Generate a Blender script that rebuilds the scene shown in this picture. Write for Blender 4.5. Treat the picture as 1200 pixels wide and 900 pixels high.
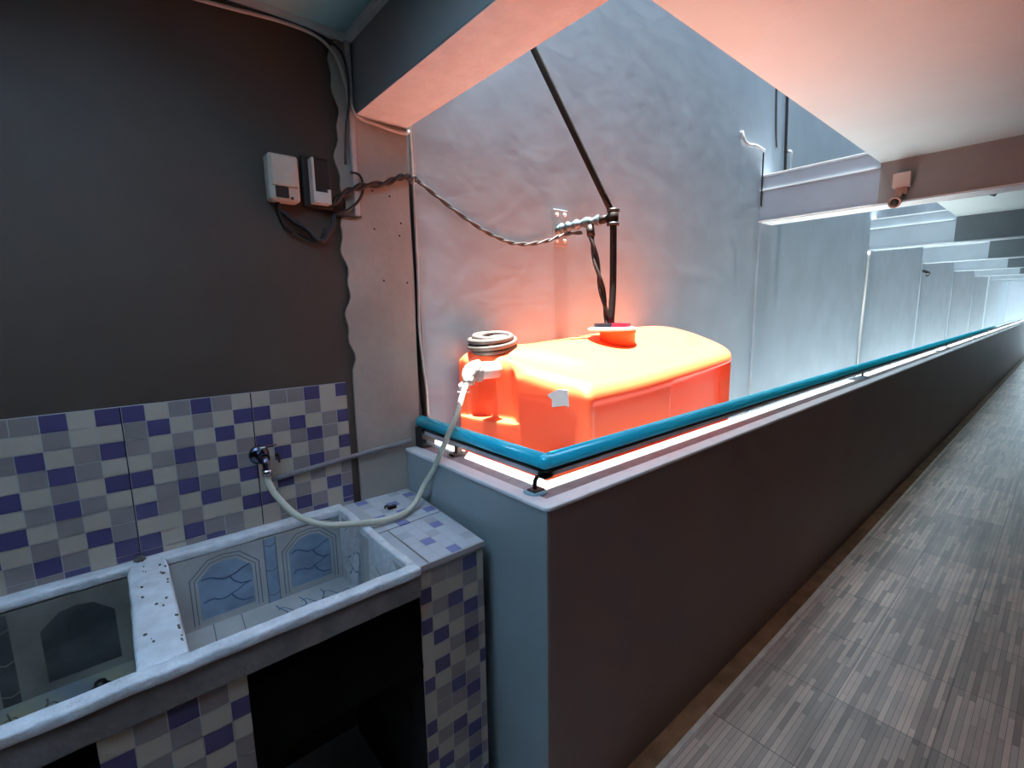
import bpy, bmesh, math, random
from mathutils import Vector, Matrix
random.seed(7)
S = bpy.context.scene
COL = S.collection
for o in list(bpy.data.objects): bpy.data.objects.remove(o)

# ------------------------------------------------------------------ camera, sky, sun, exposure
cam_d = bpy.data.cameras.new('camera'); cam = bpy.data.objects.new('camera', cam_d); COL.objects.link(cam)
fw = Vector((0.6379, 0.7550, -0.1512)).normalized()
rt = Vector((0.7620, -0.6473, -0.0169)); rt = (rt - fw * rt.dot(fw)).normalized()
up = rt.cross(fw)
cam.matrix_world = Matrix(((rt.x, up.x, -fw.x, 0), (rt.y, up.y, -fw.y, 0), (rt.z, up.z, -fw.z, 1.6), (0, 0, 0, 1)))
cam_d.sensor_width = 36; cam_d.lens = 554.48 / 1200 * 36; cam_d.clip_start = 0.02
S.camera = cam
w = bpy.data.worlds.new('sky'); S.world = w; w.use_nodes = True
bg = w.node_tree.nodes['Background']; bg.inputs[0].default_value = (0.63, 0.85, 1.0, 1); bg.inputs[1].default_value = 5.4
sun_d = bpy.data.lights.new('sun', 'SUN'); sun = bpy.data.objects.new('sun', sun_d); COL.objects.link(sun)
sun_d.energy = 46; sun_d.color = (1, 0.95, 0.86); sun_d.angle = math.radians(0.6)
sun.rotation_euler = Vector((0.021, 0.0085, -1)).to_track_quat('-Z', 'Y').to_euler()
S.view_settings.view_transform = 'Standard'; S.view_settings.look = 'None'
S.view_settings.exposure = 0.0; S.view_settings.gamma = 1; S.view_settings.use_curve_mapping = False
S.cycles.max_bounces = 12; S.cycles.diffuse_bounces = 8; S.cycles.sample_clamp_indirect = 8

# ------------------------------------------------------------------ materials
def lin(c):
    return tuple(((v / 255) / 12.92 if v / 255 <= 0.04045 else ((v / 255 + 0.055) / 1.055) ** 2.4) for v in c) + (1,)
def mat(name, rgb, rough=0.6, var=0.0, scale=8.0, bump=0.0, bscale=30.0, metal=0.0, spec=0.5, rgb2=None, detail=4.0, coat=0.0):
    m = bpy.data.materials.new(name); m.use_nodes = True
    nt = m.node_tree; N = nt.nodes; b = N['Principled BSDF']
    b.inputs['Roughness'].default_value = rough; b.inputs['Metallic'].default_value = metal
    b.inputs['Specular IOR Level'].default_value = spec; b.inputs['Coat Weight'].default_value = coat
    c = rgb if len(rgb) == 4 else tuple(rgb) + (1,)
    b.inputs['Base Color'].default_value = c
    co = N.new('ShaderNodeNewGeometry')
    if var > 0 or rgb2:
        n = N.new('ShaderNodeTexNoise'); n.inputs['Scale'].default_value = scale; n.inputs['Detail'].default_value = detail
        nt.links.new(co.outputs['Position'], n.inputs['Vector'])
        r = N.new('ShaderNodeValToRGB'); r.color_ramp.elements[0].position = 0.35; r.color_ramp.elements[1].position = 0.65
        if rgb2:
            c2 = rgb2 if len(rgb2) == 4 else tuple(rgb2) + (1,)
        else:
            c2 = tuple(min(1, v * (1 + var)) for v in c[:3]) + (1,)
        r.color_ramp.elements[0].color = tuple(v * (1 - var) for v in c[:3]) + (1,) if not rgb2 else c
        r.color_ramp.elements[1].color = c2
        nt.links.new(n.outputs['Fac'], r.inputs[0]); nt.links.new(r.outputs[0], b.inputs['Base Color'])
    if bump > 0:
        n2 = N.new('ShaderNodeTexNoise'); n2.inputs['Scale'].default_value = bscale; n2.inputs['Detail'].default_value = 5
        nt.links.new(co.outputs['Position'], n2.inputs['Vector'])
        bp = N.new('ShaderNodeBump'); bp.inputs['Strength'].default_value = bump; bp.inputs['Distance'].default_value = 0.02
        nt.links.new(n2.outputs['Fac'], bp.inputs['Height']); nt.links.new(bp.outputs[0], b.inputs['Normal'])
    return m
M = {}
M['dark_paint'] = mat('dark_paint', (0.080, 0.056, 0.041), 0.6, 0.1, 2.5, 0.05, 40)
M['grey_plaster'] = mat('grey_plaster', (0.33, 0.39, 0.45), 0.75, 0.06, 3, 0.06, 9)
M['column_plaster'] = mat('column_plaster', (0.40, 0.35, 0.30), 0.75, 0.1, 5, 0.15, 20)
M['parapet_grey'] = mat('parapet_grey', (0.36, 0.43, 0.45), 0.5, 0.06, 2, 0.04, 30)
M['parapet_base'] = mat('parapet_brown', (0.24, 0.165, 0.14), 0.5, 0.06, 2, 0.04, 30)
M['white_paint'] = mat('white_paint', (0.72, 0.72, 0.72), 0.5, 0.05, 20, 0.1, 60)
M['ledge_cement'] = mat('ledge_cement', (0.34, 0.33, 0.35), 0.7, 0.1, 25, 0.1, 60)
M['ceiling_paint'] = mat('ceiling_paint', (0.57, 0.65, 0.66), 0.7, 0.03, 3, 0.06, 25)
M['ceiling_teal'] = mat('ceiling_teal', (0.34, 0.60, 0.62), 0.7, 0.04, 3)
M['beam_paint'] = mat('beam_paint', (0.26, 0.255, 0.25), 0.65, 0.05, 5, 0.1, 20)
M['beam_shaded'] = mat('beam_shaded', (0.15, 0.19, 0.215), 0.6, 0.05, 5)
M['beam_lit'] = mat('beam_lit', (0.46, 0.54, 0.60), 0.7, 0.05, 5)
M['sink_white'] = mat('sink_white', (0.72, 0.74, 0.77), 0.5, 0.1, 25, 0.35, 60)
M['stain'] = mat('stain', (0.12, 0.11, 0.09), 0.8, 0.3, 30)
M['apron'] = mat('apron', (0.20, 0.175, 0.165), 0.8, 0.2, 15, 0.25, 60)
M['cavity_shade'] = mat('shaded_render', (0.045, 0.042, 0.042), 0.9, 0.2, 12, spec=0.1)  # render darkened so its colour carries the shade under the sink
M['white_rim'] = mat('white_rim', (0.86, 0.87, 0.88), 0.45, 0.04, 20)
M['cream'] = mat('cream_tile', (0.53, 0.46, 0.37), 0.22, 0.04, 9)
M['lav'] = mat('lavender_tile', (0.30, 0.255, 0.245), 0.22, 0.05, 9)
M['purple'] = mat('purple_tile', (0.09, 0.073, 0.175), 0.22, 0.06, 9)
M['white_tile'] = mat('white_tile', (0.64, 0.67, 0.72), 0.2, 0.04, 9)
M['violet'] = mat('violet_tile', (0.27, 0.29, 0.55), 0.2, 0.05, 9)
M['pale'] = mat('pale_tile', (0.52, 0.55, 0.60), 0.2, 0.05, 9)
M['grout'] = mat('tile_gap', (0.46, 0.43, 0.43), 0.35)
M['joint_and_shade'] = mat('dark_joint_and_shade', (0.006, 0.005, 0.005), 1.0, spec=0.05)  # tile joints and nail holes, also the painted shade below the basins
M['basin_tile'] = mat('basin_tile', (0.47, 0.47, 0.46), 0.3, 0.12, 8)
M['basin_blue'] = mat('basin_blue', (0.24, 0.33, 0.45), 0.3, 0.18, 14)
M['basin_line'] = mat('basin_line', (0.16, 0.17, 0.19), 0.4)
M['basin_vein'] = mat('basin_vein', (0.07, 0.13, 0.26), 0.4)
M['old_tile'] = mat('old_tile', (0.24, 0.23, 0.20), 0.5, 0.25, 8)
M['old_dark'] = mat('old_dark', (0.07, 0.075, 0.075), 0.5, 0.35, 12)
M['old_floor'] = mat('old_floor', (0.33, 0.30, 0.19), 0.5, rgb2=(0.20, 0.22, 0.25), scale=9)
M['orange'] = mat('orange_plastic', (0.92, 0.215, 0.08), 0.38, 0.03, 4, 0.03, 12)
nt = M['orange'].node_tree; tr = nt.nodes.new('ShaderNodeBsdfTranslucent'); tr.inputs[0].default_value = (0.95, 0.11, 0.012, 1)   # thin-walled plastic lets the sun through
mx = nt.nodes.new('ShaderNodeMixShader'); mx.inputs[0].default_value = 0.25
nt.links.new(nt.nodes['Principled BSDF'].outputs[0], mx.inputs[1]); nt.links.new(tr.outputs[0], mx.inputs[2]); nt.links.new(mx.outputs[0], nt.nodes['Material Output'].inputs[0])
M['sticker'] = mat('sticker_paper', (0.60, 0.58, 0.60), 0.6, 0.05, 20)
M['pvc'] = mat('white_pvc', (0.78, 0.78, 0.76), 0.35, 0.04, 20)
M['grey_pvc'] = mat('grey_pvc', (0.24, 0.23, 0.24), 0.4, 0.1, 15)
M['tape'] = mat('white_tape', (0.36, 0.37, 0.36), 0.6, 0.2, 40, 0.5, 80)
M['black_pipe'] = mat('black_pipe', (0.012, 0.009, 0.008), 0.6, 0.2, 20, spec=0.25)
M['black_rubber'] = mat('black_rubber', (0.012, 0.011, 0.013), 0.5)
M['cable_brown'] = mat('cable_brown', (0.02, 0.012, 0.011), 0.5, 0.3, 30)
M['cable_grey'] = mat('cable_grey', (0.05, 0.046, 0.048), 0.5, 0.25, 40)
M['cable_white'] = mat('cable_white', (0.55, 0.50, 0.47), 0.5, 0.1, 20)
M['rail_blue'] = mat('rail_blue', (0.025, 0.72, 1.0), 0.25, 0.04, 10, coat=0.3)
M['bar'] = mat('bar_metal', (0.55, 0.55, 0.57), 0.4, 0.1, 20)
M['iron'] = mat('dark_iron', (0.02, 0.022, 0.026), 0.45, 0.2, 20)
M['flange'] = mat('flange_blue', (0.22, 0.42, 0.50), 0.35)
M['rust'] = mat('rust_steel', (0.20, 0.15, 0.12), 0.7, 0.3, 30)
M['teal_tape'] = mat('teal_tape', (0.16, 0.24, 0.28), 0.3, rgb2=(0.03, 0.05, 0.06), scale=45)
M['chrome'] = mat('chrome', (0.55, 0.56, 0.60), 0.18, metal=1.0)
M['tap_dark'] = mat('tap_dark', (0.16, 0.18, 0.26), 0.2, metal=1.0)
M['hose'] = mat('hose_cream', (0.66, 0.65, 0.52), 0.35, 0.04, 30)
M['coil'] = mat('coil_grey', (0.10, 0.085, 0.08), 0.5, 0.1, 30)
M['coil_pale'] = mat('pale_pvc', (0.36, 0.38, 0.40), 0.45)
M['lid_black'] = mat('lid_black', (0.02, 0.025, 0.04), 0.35)
M['lid_red'] = mat('lid_red', (0.42, 0.02, 0.05), 0.4)
M['lid_white'] = mat('lid_white', (0.62, 0.64, 0.70), 0.4)
M['meter_case'] = mat('meter_case', (0.58, 0.46, 0.36), 0.5, 0.05, 20)
M['meter_side'] = mat('meter_side', (0.33, 0.32, 0.32), 0.5)
M['meter_dark'] = mat('meter_dark', (0.02, 0.014, 0.012), 0.5)
M['breaker_white'] = mat('breaker_white', (0.62, 0.57, 0.50), 0.5)
M['steel_plate'] = mat('painted_plate', (0.37, 0.35, 0.36), 0.6, 0.08, 30)
M['gutter'] = mat('gutter_brown', (0.30, 0.155, 0.07), 0.6, 0.3, 9, 0.1, 40)
M['well_floor'] = mat('well_floor', (0.56, 0.62, 0.66), 0.8, 0.05, 6)
M['edge_cream'] = mat('edge_cream', (0.80, 0.73, 0.62), 0.5, 0.12, 12)
M['cctv_box'] = mat('cctv_box', (0.62, 0.52, 0.46), 0.5)
M['cctv_body'] = mat('cctv_body', (0.50, 0.30, 0.24), 0.5)
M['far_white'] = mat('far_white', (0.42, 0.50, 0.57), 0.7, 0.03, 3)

def sheet_material(name, rgb):
    m = bpy.data.materials.new(name); m.use_nodes = True; nt = m.node_tree; nt.nodes.remove(nt.nodes['Principled BSDF'])
    t = nt.nodes.new('ShaderNodeBsdfTranslucent'); t.inputs[0].default_value = tuple(rgb) + (1,)
    nt.links.new(t.outputs[0], nt.nodes['Material Output'].inputs[0]); return m
M['fill_sheet'] = sheet_material('frosted_fill_sheet', (0.52, 0.65, 0.80))
def floor_material():
    m = bpy.data.materials.new('plank_tile'); m.use_nodes = True
    nt = m.node_tree; N = nt.nodes; L = nt.links; b = N['Principled BSDF']
    g = N.new('ShaderNodeNewGeometry')
    mp = N.new('ShaderNodeMapping'); mp.inputs['Location'].default_value = (-1.675, -0.784 + 3.0, 0)
    L.new(g.outputs['Position'], mp.inputs['Vector'])
    br = N.new('ShaderNodeTexBrick'); br.inputs['Scale'].default_value = 1
    br.inputs['Brick Width'].default_value = 0.42; br.inputs['Row Height'].default_value = 0.0185
    br.inputs['Mortar Size'].default_value = 0.0009; br.inputs['Mortar Smooth'].default_value = 0.3
    br.offset = 0.37; br.offset_frequency = 2; br.squash = 0.45; br.squash_frequency = 3
    br.inputs['Color1'].default_value = (0.82, 0.665, 0.555, 1); br.inputs['Color2'].default_value = (0.29, 0.215, 0.17, 1)
    br.inputs['Mortar'].default_value = (0.20, 0.155, 0.13, 1); br.inputs['Bias'].default_value = -0.15
    L.new(mp.outputs[0], br.inputs['Vector'])
    t = N.new('ShaderNodeTexBrick'); t.inputs['Scale'].default_value = 1; t.offset = 0.0
    t.inputs['Brick Width'].default_value = 0.446; t.inputs['Row Height'].default_value = 0.305
    t.inputs['Mortar Size'].default_value = 0.0022; t.inputs['Mortar Smooth'].default_value = 0.2
    t.inputs['Color1'].default_value = (1.22, 1.20, 1.20, 1); t.inputs['Color2'].default_value = (0.72, 0.70, 0.68, 1); t.inputs['Mortar'].default_value = (0.3, 0.28, 0.27, 1)
    mp2 = N.new('ShaderNodeMapping'); mp2.inputs['Location'].default_value = (-1.675 + 0.446 * 20, -0.784 + 0.305 * 10, 0)
    L.new(g.outputs['Position'], mp2.inputs['Vector']); L.new(mp2.outputs[0], t.inputs['Vector'])
    n = N.new('ShaderNodeTexNoise'); n.inputs['Scale'].default_value = 4.5; n.inputs['Detail'].default_value = 3
    L.new(mp.outputs[0], n.inputs['Vector'])
    r = N.new('ShaderNodeMapRange'); r.inputs['To Min'].default_value = 0.65; r.inputs['To Max'].default_value = 1.35
    L.new(n.outputs['Fac'], r.inputs['Value'])
    a = N.new('ShaderNodeMix'); a.data_type = 'RGBA'; a.blend_type = 'MULTIPLY'; a.inputs['Factor'].default_value = 1
    L.new(br.outputs['Color'], a.inputs['A']); L.new(t.outputs['Color'], a.inputs['B'])
    c = N.new('ShaderNodeVectorMath'); c.operation = 'SCALE'
    L.new(a.outputs['Result'], c.inputs[0]); L.new(r.outputs[0], c.inputs['Scale'])
    L.new(c.outputs[0], b.inputs['Base Color'])
    b.inputs['Roughness'].default_value = 0.33; b.inputs['Specular IOR Level'].default_value = 0.8; b.inputs['Coat Weight'].default_value = 0.5; b.inputs['Coat Roughness'].default_value = 0.3
    bp = N.new('ShaderNodeBump'); bp.inputs['Strength'].default_value = 0.2; bp.inputs['Distance'].default_value = 0.003; bp.invert = True
    L.new(br.outputs['Fac'], bp.inputs['Height']); L.new(bp.outputs[0], b.inputs['Normal'])
    return m
M['floor'] = floor_material()

# ------------------------------------------------------------------ mesh helpers
class MB:
    def __init__(s): s.bm = bmesh.new(); s.mats = []
    def mi(s, m):
        if m not in s.mats: s.mats.append(m)
        return s.mats.index(m)
    def face(s, vs, m, smooth=False):
        f = s.bm.faces.new([v if isinstance(v, bmesh.types.BMVert) else s.bm.verts.new(v) for v in vs]); f.material_index = s.mi(m); f.smooth = smooth; return f
    def box(s, x0, x1, y0, y1, z0, z1, m, bevel=0.0, rot=None):
        x0, x1 = min(x0, x1), max(x0, x1); y0, y1 = min(y0, y1), max(y0, y1); z0, z1 = min(z0, z1), max(z0, z1)
        r = bmesh.ops.create_cube(s.bm, size=1)
        vs = r['verts']
        for v in vs: v.co = Vector(((x0 + x1) / 2 + v.co.x * (x1 - x0), (y0 + y1) / 2 + v.co.y * (y1 - y0), (z0 + z1) / 2 + v.co.z * (z1 - z0)))
        fs = set(f for v in vs for f in v.link_faces)
        for f in fs: f.material_index = s.mi(m)
        if bevel > 0:
            es = list(set(e for v in vs for e in v.link_edges))
            bmesh.ops.bevel(s.bm, geom=es, offset=bevel, segments=3, affect='EDGES', profile=0.5)
        return s
    def tube(s, pts, r, m, seg=12, smooth=6, cap=True):
        P = [Vector(p) for p in pts]
        if smooth and len(P) > 2:
            Q = []
            for i in range(len(P) - 1):
                p0 = P[max(i - 1, 0)]; p1 = P[i]; p2 = P[i + 1]; p3 = P[min(i + 2, len(P) - 1)]
                for k in range(smooth):
                    t = k / smooth
                    Q.append(0.5 * ((2 * p1) + (p2 - p0) * t + (2 * p0 - 5 * p1 + 4 * p2 - p3) * t * t + (3 * p1 - p0 - 3 * p2 + p3) * t ** 3))
            Q.append(P[-1]); P = Q
        n = None; rings = []
        for i, p in enumerate(P):
            d = (P[min(i + 1, len(P) - 1)] - P[max(i - 1, 0)]).normalized()
            if n is None:
                n = d.orthogonal().normalized()
            n = (n - d * n.dot(d)).normalized(); b = d.cross(n)
            rr = r(i / (len(P) - 1)) if callable(r) else r
            rings.append([s.bm.verts.new(p + (n * math.cos(a) + b * math.sin(a)) * rr) for a in [2 * math.pi * k / seg for k in range(seg)]])
        for A, B in zip(rings, rings[1:]):
            for k in range(seg):
                s.face([A[k], A[(k + 1) % seg], B[(k + 1) % seg], B[k]], m, True)
        if cap:
            s.face(rings[0][::-1], m); s.face(rings[-1], m)
        return s
    def lathe(s, c, prof, m, seg=32, axis=(0, 0, 1), smooth=True):
        ax = Vector(axis).normalized(); n = ax.orthogonal().normalized(); b = ax.cross(n); c = Vector(c)
        rings = [[s.bm.verts.new(c + ax * h + (n * math.cos(2 * math.pi * k / seg) + b * math.sin(2 * math.pi * k / seg)) * max(r, 1e-4)) for k in range(seg)] for r, h in prof]
        for A, B in zip(rings, rings[1:]):
            for k in range(seg): s.face([A[k], A[(k + 1) % seg], B[(k + 1) % seg], B[k]], m, smooth)
        s.face(rings[0][::-1], m); s.face(rings[-1], m)
        return s
    def prism(s, poly, f, h0, h1, m):
        A = [s.bm.verts.new(f(u, v, h0)) for u, v in poly]; B = [s.bm.verts.new(f(u, v, h1)) for u, v in poly]
        n = len(poly)
        s.face(A[::-1], m); s.face(B, m)
        for k in range(n): s.face([A[k], A[(k + 1) % n], B[(k + 1) % n], B[k]], m)
        return s
    def ribbon(s, pts, f, wd, h, m):
        for (a, b) in zip(pts, pts[1:]):
            d = Vector((b[0] - a[0], b[1] - a[1])); L = d.length
            if L < 1e-6: continue
            n = Vector((-d.y, d.x)) / L * wd / 2; e = d / L * wd * 0.3
            q = [(a[0] - e.x + n.x, a[1] - e.y + n.y), (a[0] - e.x - n.x, a[1] - e.y - n.y), (b[0] + e.x - n.x, b[1] + e.y - n.y), (b[0] + e.x + n.x, b[1] + e.y + n.y)]
            s.face([f(u, v, h) for u, v in q], m)
        return s
    def rough(s, amp, seed=0, cuts=0.03):
        from mathutils import noise
        for _ in range(7):
            es = [e for e in s.bm.edges if e.calc_length() > cuts]
            if not es: break
            bmesh.ops.subdivide_edges(s.bm, edges=es, cuts=1)
        bmesh.ops.triangulate(s.bm, faces=[f for f in s.bm.faces if len(f.verts) > 4])
        for v in s.bm.verts: v.co += Vector(noise.noise_vector(v.co * 14 + Vector((seed, 0, 0)))) * amp
        return s
def obj(name, mb, parent=None, smooth=False):
    bm = mb.bm
    bmesh.ops.recalc_face_normals(bm, faces=bm.faces)
    if parent is not None:
        root = parent
        while root.parent: root = root.parent
        off = root.location
        for v in bm.verts: v.co -= off
    me = bpy.data.meshes.new(name); bm.to_mesh(me); bm.free()
    for m in mb.mats: me.materials.append(M[m])
    if smooth:
        for p in me.polygons: p.use_smooth = True
    o = bpy.data.objects.new(name, me); COL.objects.link(o)
    if parent is not None: o.parent = parent
    return o
def struct(name, mb):
    o = obj(name, mb); o['kind'] = 'structure'; return o
def thing(name, label, cat, loc=(0, 0, 0), group=None):
    o = bpy.data.objects.new(name, None); o.empty_display_size = 0.05; COL.objects.link(o); o.location = loc
    o['label'] = label; o['category'] = cat
    if group: o['group'] = group
    return o
def tag(o, label, cat, group=None):
    o['label'] = label; o['category'] = cat
    if group: o['group'] = group
    return o
XZ = lambda y: (lambda u, v, h: (u, y - h, v))          # faces -Y
XY = lambda z: (lambda u, v, h: (u, v, z + h))          # faces up

# ------------------------------------------------------------------ setting
YP, YI, XS, XI = 0.864, 1.018, 0.845, 0.998      # parapet faces
ZT = 1.073
END = 25.0
YR = -0.62                                        # corridor's inner wall
mb = MB(); mb.box(-2.7, END, YR, 0.784, -0.15, 0, 'floor'); struct('floor', mb)
mb = MB(); mb.box(-2.7, END, 0.784, 0.90, -0.2, -0.012, 'gutter'); struct('floor.001', mb)
mb = MB(); mb.box(-2.7, END, 0.90, 2.0, -0.2, -0.012, 'well_floor'); struct('floor.002', mb)
mb = MB(); mb.box(XS, END, 0.771, 0.791, -0.03, 0.004, 'edge_cream', 0.002); struct('trim_1', mb)
# dark utility wall on the left
mb = MB(); mb.box(-2.7, 0.68, 1.662, 1.95, 0, 5.2, 'dark_paint'); struct('wall_left', mb)
# light well wall
mb = MB(); mb.box(0.66, 19.0, 1.69, 1.95, -0.2, 5.2, 'grey_plaster')
for x in (4.0, 7.07, 10.12, 13.17, 16.2): mb.box(x, x + 0.22, 1.672, 1.69, -0.2, 2.3, 'grey_plaster')
struct('wall_back', mb)
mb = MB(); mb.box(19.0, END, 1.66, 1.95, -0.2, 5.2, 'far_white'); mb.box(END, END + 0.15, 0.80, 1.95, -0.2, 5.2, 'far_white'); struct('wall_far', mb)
# column with a ragged paint edge
edge = []
z = 0.0
while z < 2.52:
    edge.append((0.652 + (0.010 * math.sin(z * 23) + 0.006 * math.sin(z * 61 + 1) if z > 1.38 else 0), z)); z += 0.02
mb = MB(); mb.prism([(0.91, 0.0)] + [(0.91, 2.52)] + edge[::-1], XZ(1.652), -0.05, 0.0, 'column_plaster')
for x, z in ((0.765, 2.03), (0.83, 2.02), (0.765, 1.90), (0.862, 1.885), (0.79, 1.72), (0.885, 1.715), (0.87, 1.93)): mb.lathe((x, 1.6525, z), [(0.0035, 0), (0.0035, 0.0012)], 'joint_and_shade', 8, (0, -1, 0))
struct('trim_2', mb)
# interior walls behind the camera
mb = MB(); mb.box(-2.7, END, YR - 0.15, YR, -0.1, 2.7, 'dark_paint'); struct('wall_right', mb)
mb = MB(); mb.box(-2.85, -2.7, YR - 0.15, 1.95, -0.1, 2.7, 'dark_paint'); struct('wall_front', mb)
# ceilings
HX0, HX1, HY0, HY1 = -0.70, 0.30, 0.25, 0.95      # unseen opening over the sinks, added for cool fill light
mb = MB(); mb.box(-2.85, HX0, YR - 0.15, 1.67, 2.51, 2.68, 'ceiling_teal'); mb.box(HX1, 0.72, YR - 0.15, 1.67, 2.51, 2.68, 'ceiling_teal')
mb.box(HX0, HX1, YR - 0.15, HY0, 2.51, 2.68, 'ceiling_teal'); mb.box(HX0, HX1, HY1, 1.67, 2.51, 2.68, 'ceiling_teal'); struct('ceiling', mb)
mb = MB(); mb.box(HX0 - 0.03, HX1 + 0.03, HY0 - 0.03, HY1 + 0.03, 2.685, 2.690, 'fill_sheet'); struct('added_fill_sheet_1', mb)  # unseen frosted sheet, added to spread cool fill light on the sinks
mb = MB(); mb.box(0.9, END, YR - 0.15, 0.93, 2.525, 2.68, 'ceiling_paint'); mb.box(0.9, END, 0.80, 0.93, 2.68, 5.2, 'grey_plaster'); struct('ceiling.001', mb)  # slab, plus an unseen upper wall raised to cut sky light
# beams
mb = MB(); mb.box(0.716, 0.911, YR - 0.1, 1.70, 2.267, 2.685, 'beam_paint', 0.004); mb.box(0.718, 0.909, YR - 0.1, 1.655, 2.2655, 2.27, 'white_paint'); struct('trim_3', mb)
k = 4
for x in (4.0, 7.07, 10.12, 13.17, 16.2, 19.2, 22.2):
    far = x > 5  # far beams: corridor shade and well light are put into their colours
    mb = MB(); mb.box(x, x + 0.2, YR - 0.1, 0.932, 2.262, 2.66, 'beam_shaded' if far else 'beam_paint', 0.003)
    wp = 'beam_lit' if far else 'grey_plaster'
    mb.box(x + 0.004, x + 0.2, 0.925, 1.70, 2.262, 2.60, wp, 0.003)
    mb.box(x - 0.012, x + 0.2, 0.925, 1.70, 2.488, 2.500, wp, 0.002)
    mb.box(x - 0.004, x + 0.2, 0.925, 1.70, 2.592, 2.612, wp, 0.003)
    mb.box(x - 0.008, x + 0.2, YR - 0.1, 1.70, 2.256, 2.268, 'white_paint' if not far else 'beam_lit', 0.002)
    struct('trim_%d' % k, mb); k += 1
# cornice of the utility bay
mb = MB(); mb.box(-2.7, 0.716, 1.64, 1.665, 2.485, 2.512, 'white_paint', 0.004); mb.box(0.695, 0.718, YR, 1.66, 2.485, 2.512, 'white_paint', 0.004)
struct('trim_11', mb)
# parapet (L-shaped) and its coping
L_ = lambda xo, yo, xi, yi: [(xo, 1.70), (xo, yo), (END, yo), (END, yi), (xi, yi), (xi, 1.70)]
mb = MB(); mb.prism(L_(XS, YP, XI, YI), XY(0), -0.05, ZT - 0.006, 'parapet_base')
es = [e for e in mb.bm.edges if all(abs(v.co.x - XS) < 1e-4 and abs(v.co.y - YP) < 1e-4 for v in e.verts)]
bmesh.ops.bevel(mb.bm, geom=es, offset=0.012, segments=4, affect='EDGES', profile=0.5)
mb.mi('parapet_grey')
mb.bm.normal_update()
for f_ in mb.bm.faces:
    if abs(f_.normal.x) > 0.7 or f_.normal.y > 0.7: f_.material_index = mb.mi('parapet_grey')  # X-facing sides and the inner side grey, the others brown
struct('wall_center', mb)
mb = MB(); mb.prism(L_(XS - 0.004, YP - 0.004, XS + 0.046, YP + 0.048), XY(ZT), -0.008, 0.003, 'white_rim')
es = [e for e in mb.bm.edges if all(abs(v.co.x - XS + .004) < 1e-4 and abs(v.co.y - YP + .004) < 1e-4 for v in e.verts)]
bmesh.ops.bevel(mb.bm, geom=es, offset=0.022, segments=5, affect='EDGES', profile=0.5)
es = [e for e in mb.bm.edges if all(v.co.z > ZT for v in e.verts) and (all(v.co.y < YP + 0.02 for v in e.verts) or all(v.co.x < XS + 0.02 for v in e.verts))]
bmesh.ops.bevel(mb.bm, geom=es, offset=0.005, segments=3, affect='EDGES', profile=0.5)
struct('trim_12', mb)
mb = MB(); mb.prism(L_(XS + 0.046, YP + 0.048, XI, YI), XY(ZT), -0.016, 0.0, 'ledge_cement'); struct('trim_13', mb)

# ------------------------------------------------------------------ mosaic tile panels
PB = ['PcLPLc', 'LPcLcP', 'LcLcPc', 'cLPLcL', 'PcLcPL', 'cLPLcP', 'PLcPLc', 'ccLccP', 'PcPLLc']
PC = ['cLLPcP', 'PccLcc', 'cLPcLP', 'PcLPLc', 'cPcLcP', 'ccLPLc', 'cPcLcL', 'PcLcPL', 'cLPLcP']
KM = {'P': 'purple', 'L': 'lav', 'c': 'cream'}
def mosaic(mb, f, u0, u1, v0, v1, tile0, off=0, cw=0.053, ch=0.0467, top=None, gap=0.0022, h=0.0015, rows=9):
    """squares on a plane; tile prints of 6 columns alternate, counted from u = tile0"""
    top = v1 if top is None else top
    j0 = math.floor((u0 - tile0) / cw); j = j0
    while tile0 + j * cw < u1 - 1e-4:
        a, b = tile0 + j * cw, tile0 + (j + 1) * cw
        i = 0
        while top - i * ch > v0 + 1e-4:
            c, d = top - (i + 1) * ch, top - i * ch
            pr = PB if ((j // 6) + off) % 2 == 0 else PC
            k = pr[i % rows][j % 6]
            gl = 0.0030 if j % 6 == 0 else gap / 2
            q = [max(a + gl, u0), min(b - gap / 2, u1), max(c + gap / 2, v0), min(d - gap / 2, v1)]
            if q[1] > q[0] + 0.002 and q[3] > q[2] + 0.002:
                mb.face([f(q[0], q[2], h), f(q[1], q[2], h), f(q[1], q[3], h), f(q[0], q[3], h)], KM[k])
            i += 1
        if j % 6 == 0 and u0 < a < u1:
            mb.face([f(a - 0.0012, v0, h * 1.1), f(a + 0.0016, v0, h * 1.1), f(a + 0.0016, v1, h * 1.1), f(a - 0.0012, v1, h * 1.1)], 'joint_and_shade')
        j += 1
mb = MB(); mb.box(-1.59, 0.622, 1.652, 1.664, 0.90, 1.362, 'grout'); mosaic(mb, XZ(1.652), -1.59, 0.622, 0.925, 1.362, 0.0)
struct('trim_14', mb)

# ------------------------------------------------------------------ double sink
SZ = 0.927
sink = thing('laundry_sink', 'white painted masonry double sink built along the mosaic tiled wall', 'sink', (0.0, 1.35, 0.0))
mb = MB()
mb.box(-1.2, 0.571, 1.062, 1.100, 0.902, SZ, 'sink_white', 0.006)
mb.rough(0.003, 3, 0.03); obj('front_rim', mb, sink, True)
mb = MB(); mb.box(-1.2, 0.572, 1.602, 1.653, SZ - 0.029, SZ - 0.002, 'sink_white', 0.008); mb.rough(0.003, 5); obj('back_rim', mb, sink, True)
mb = MB(); mb.box(-0.032, 0.054, 1.10, 1.612, 0.65, SZ + 0.001, 'sink_white', 0.008); mb.rough(0.003, 8); dv = obj('divider', mb, sink, True)
mb = MB(); mb.box(0.545, 0.571, 1.10, 1.60, 0.66, SZ, 'sink_white', 0.006); mb.rough(0.003, 9); obj('side_rim', mb, sink, True)
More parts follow.
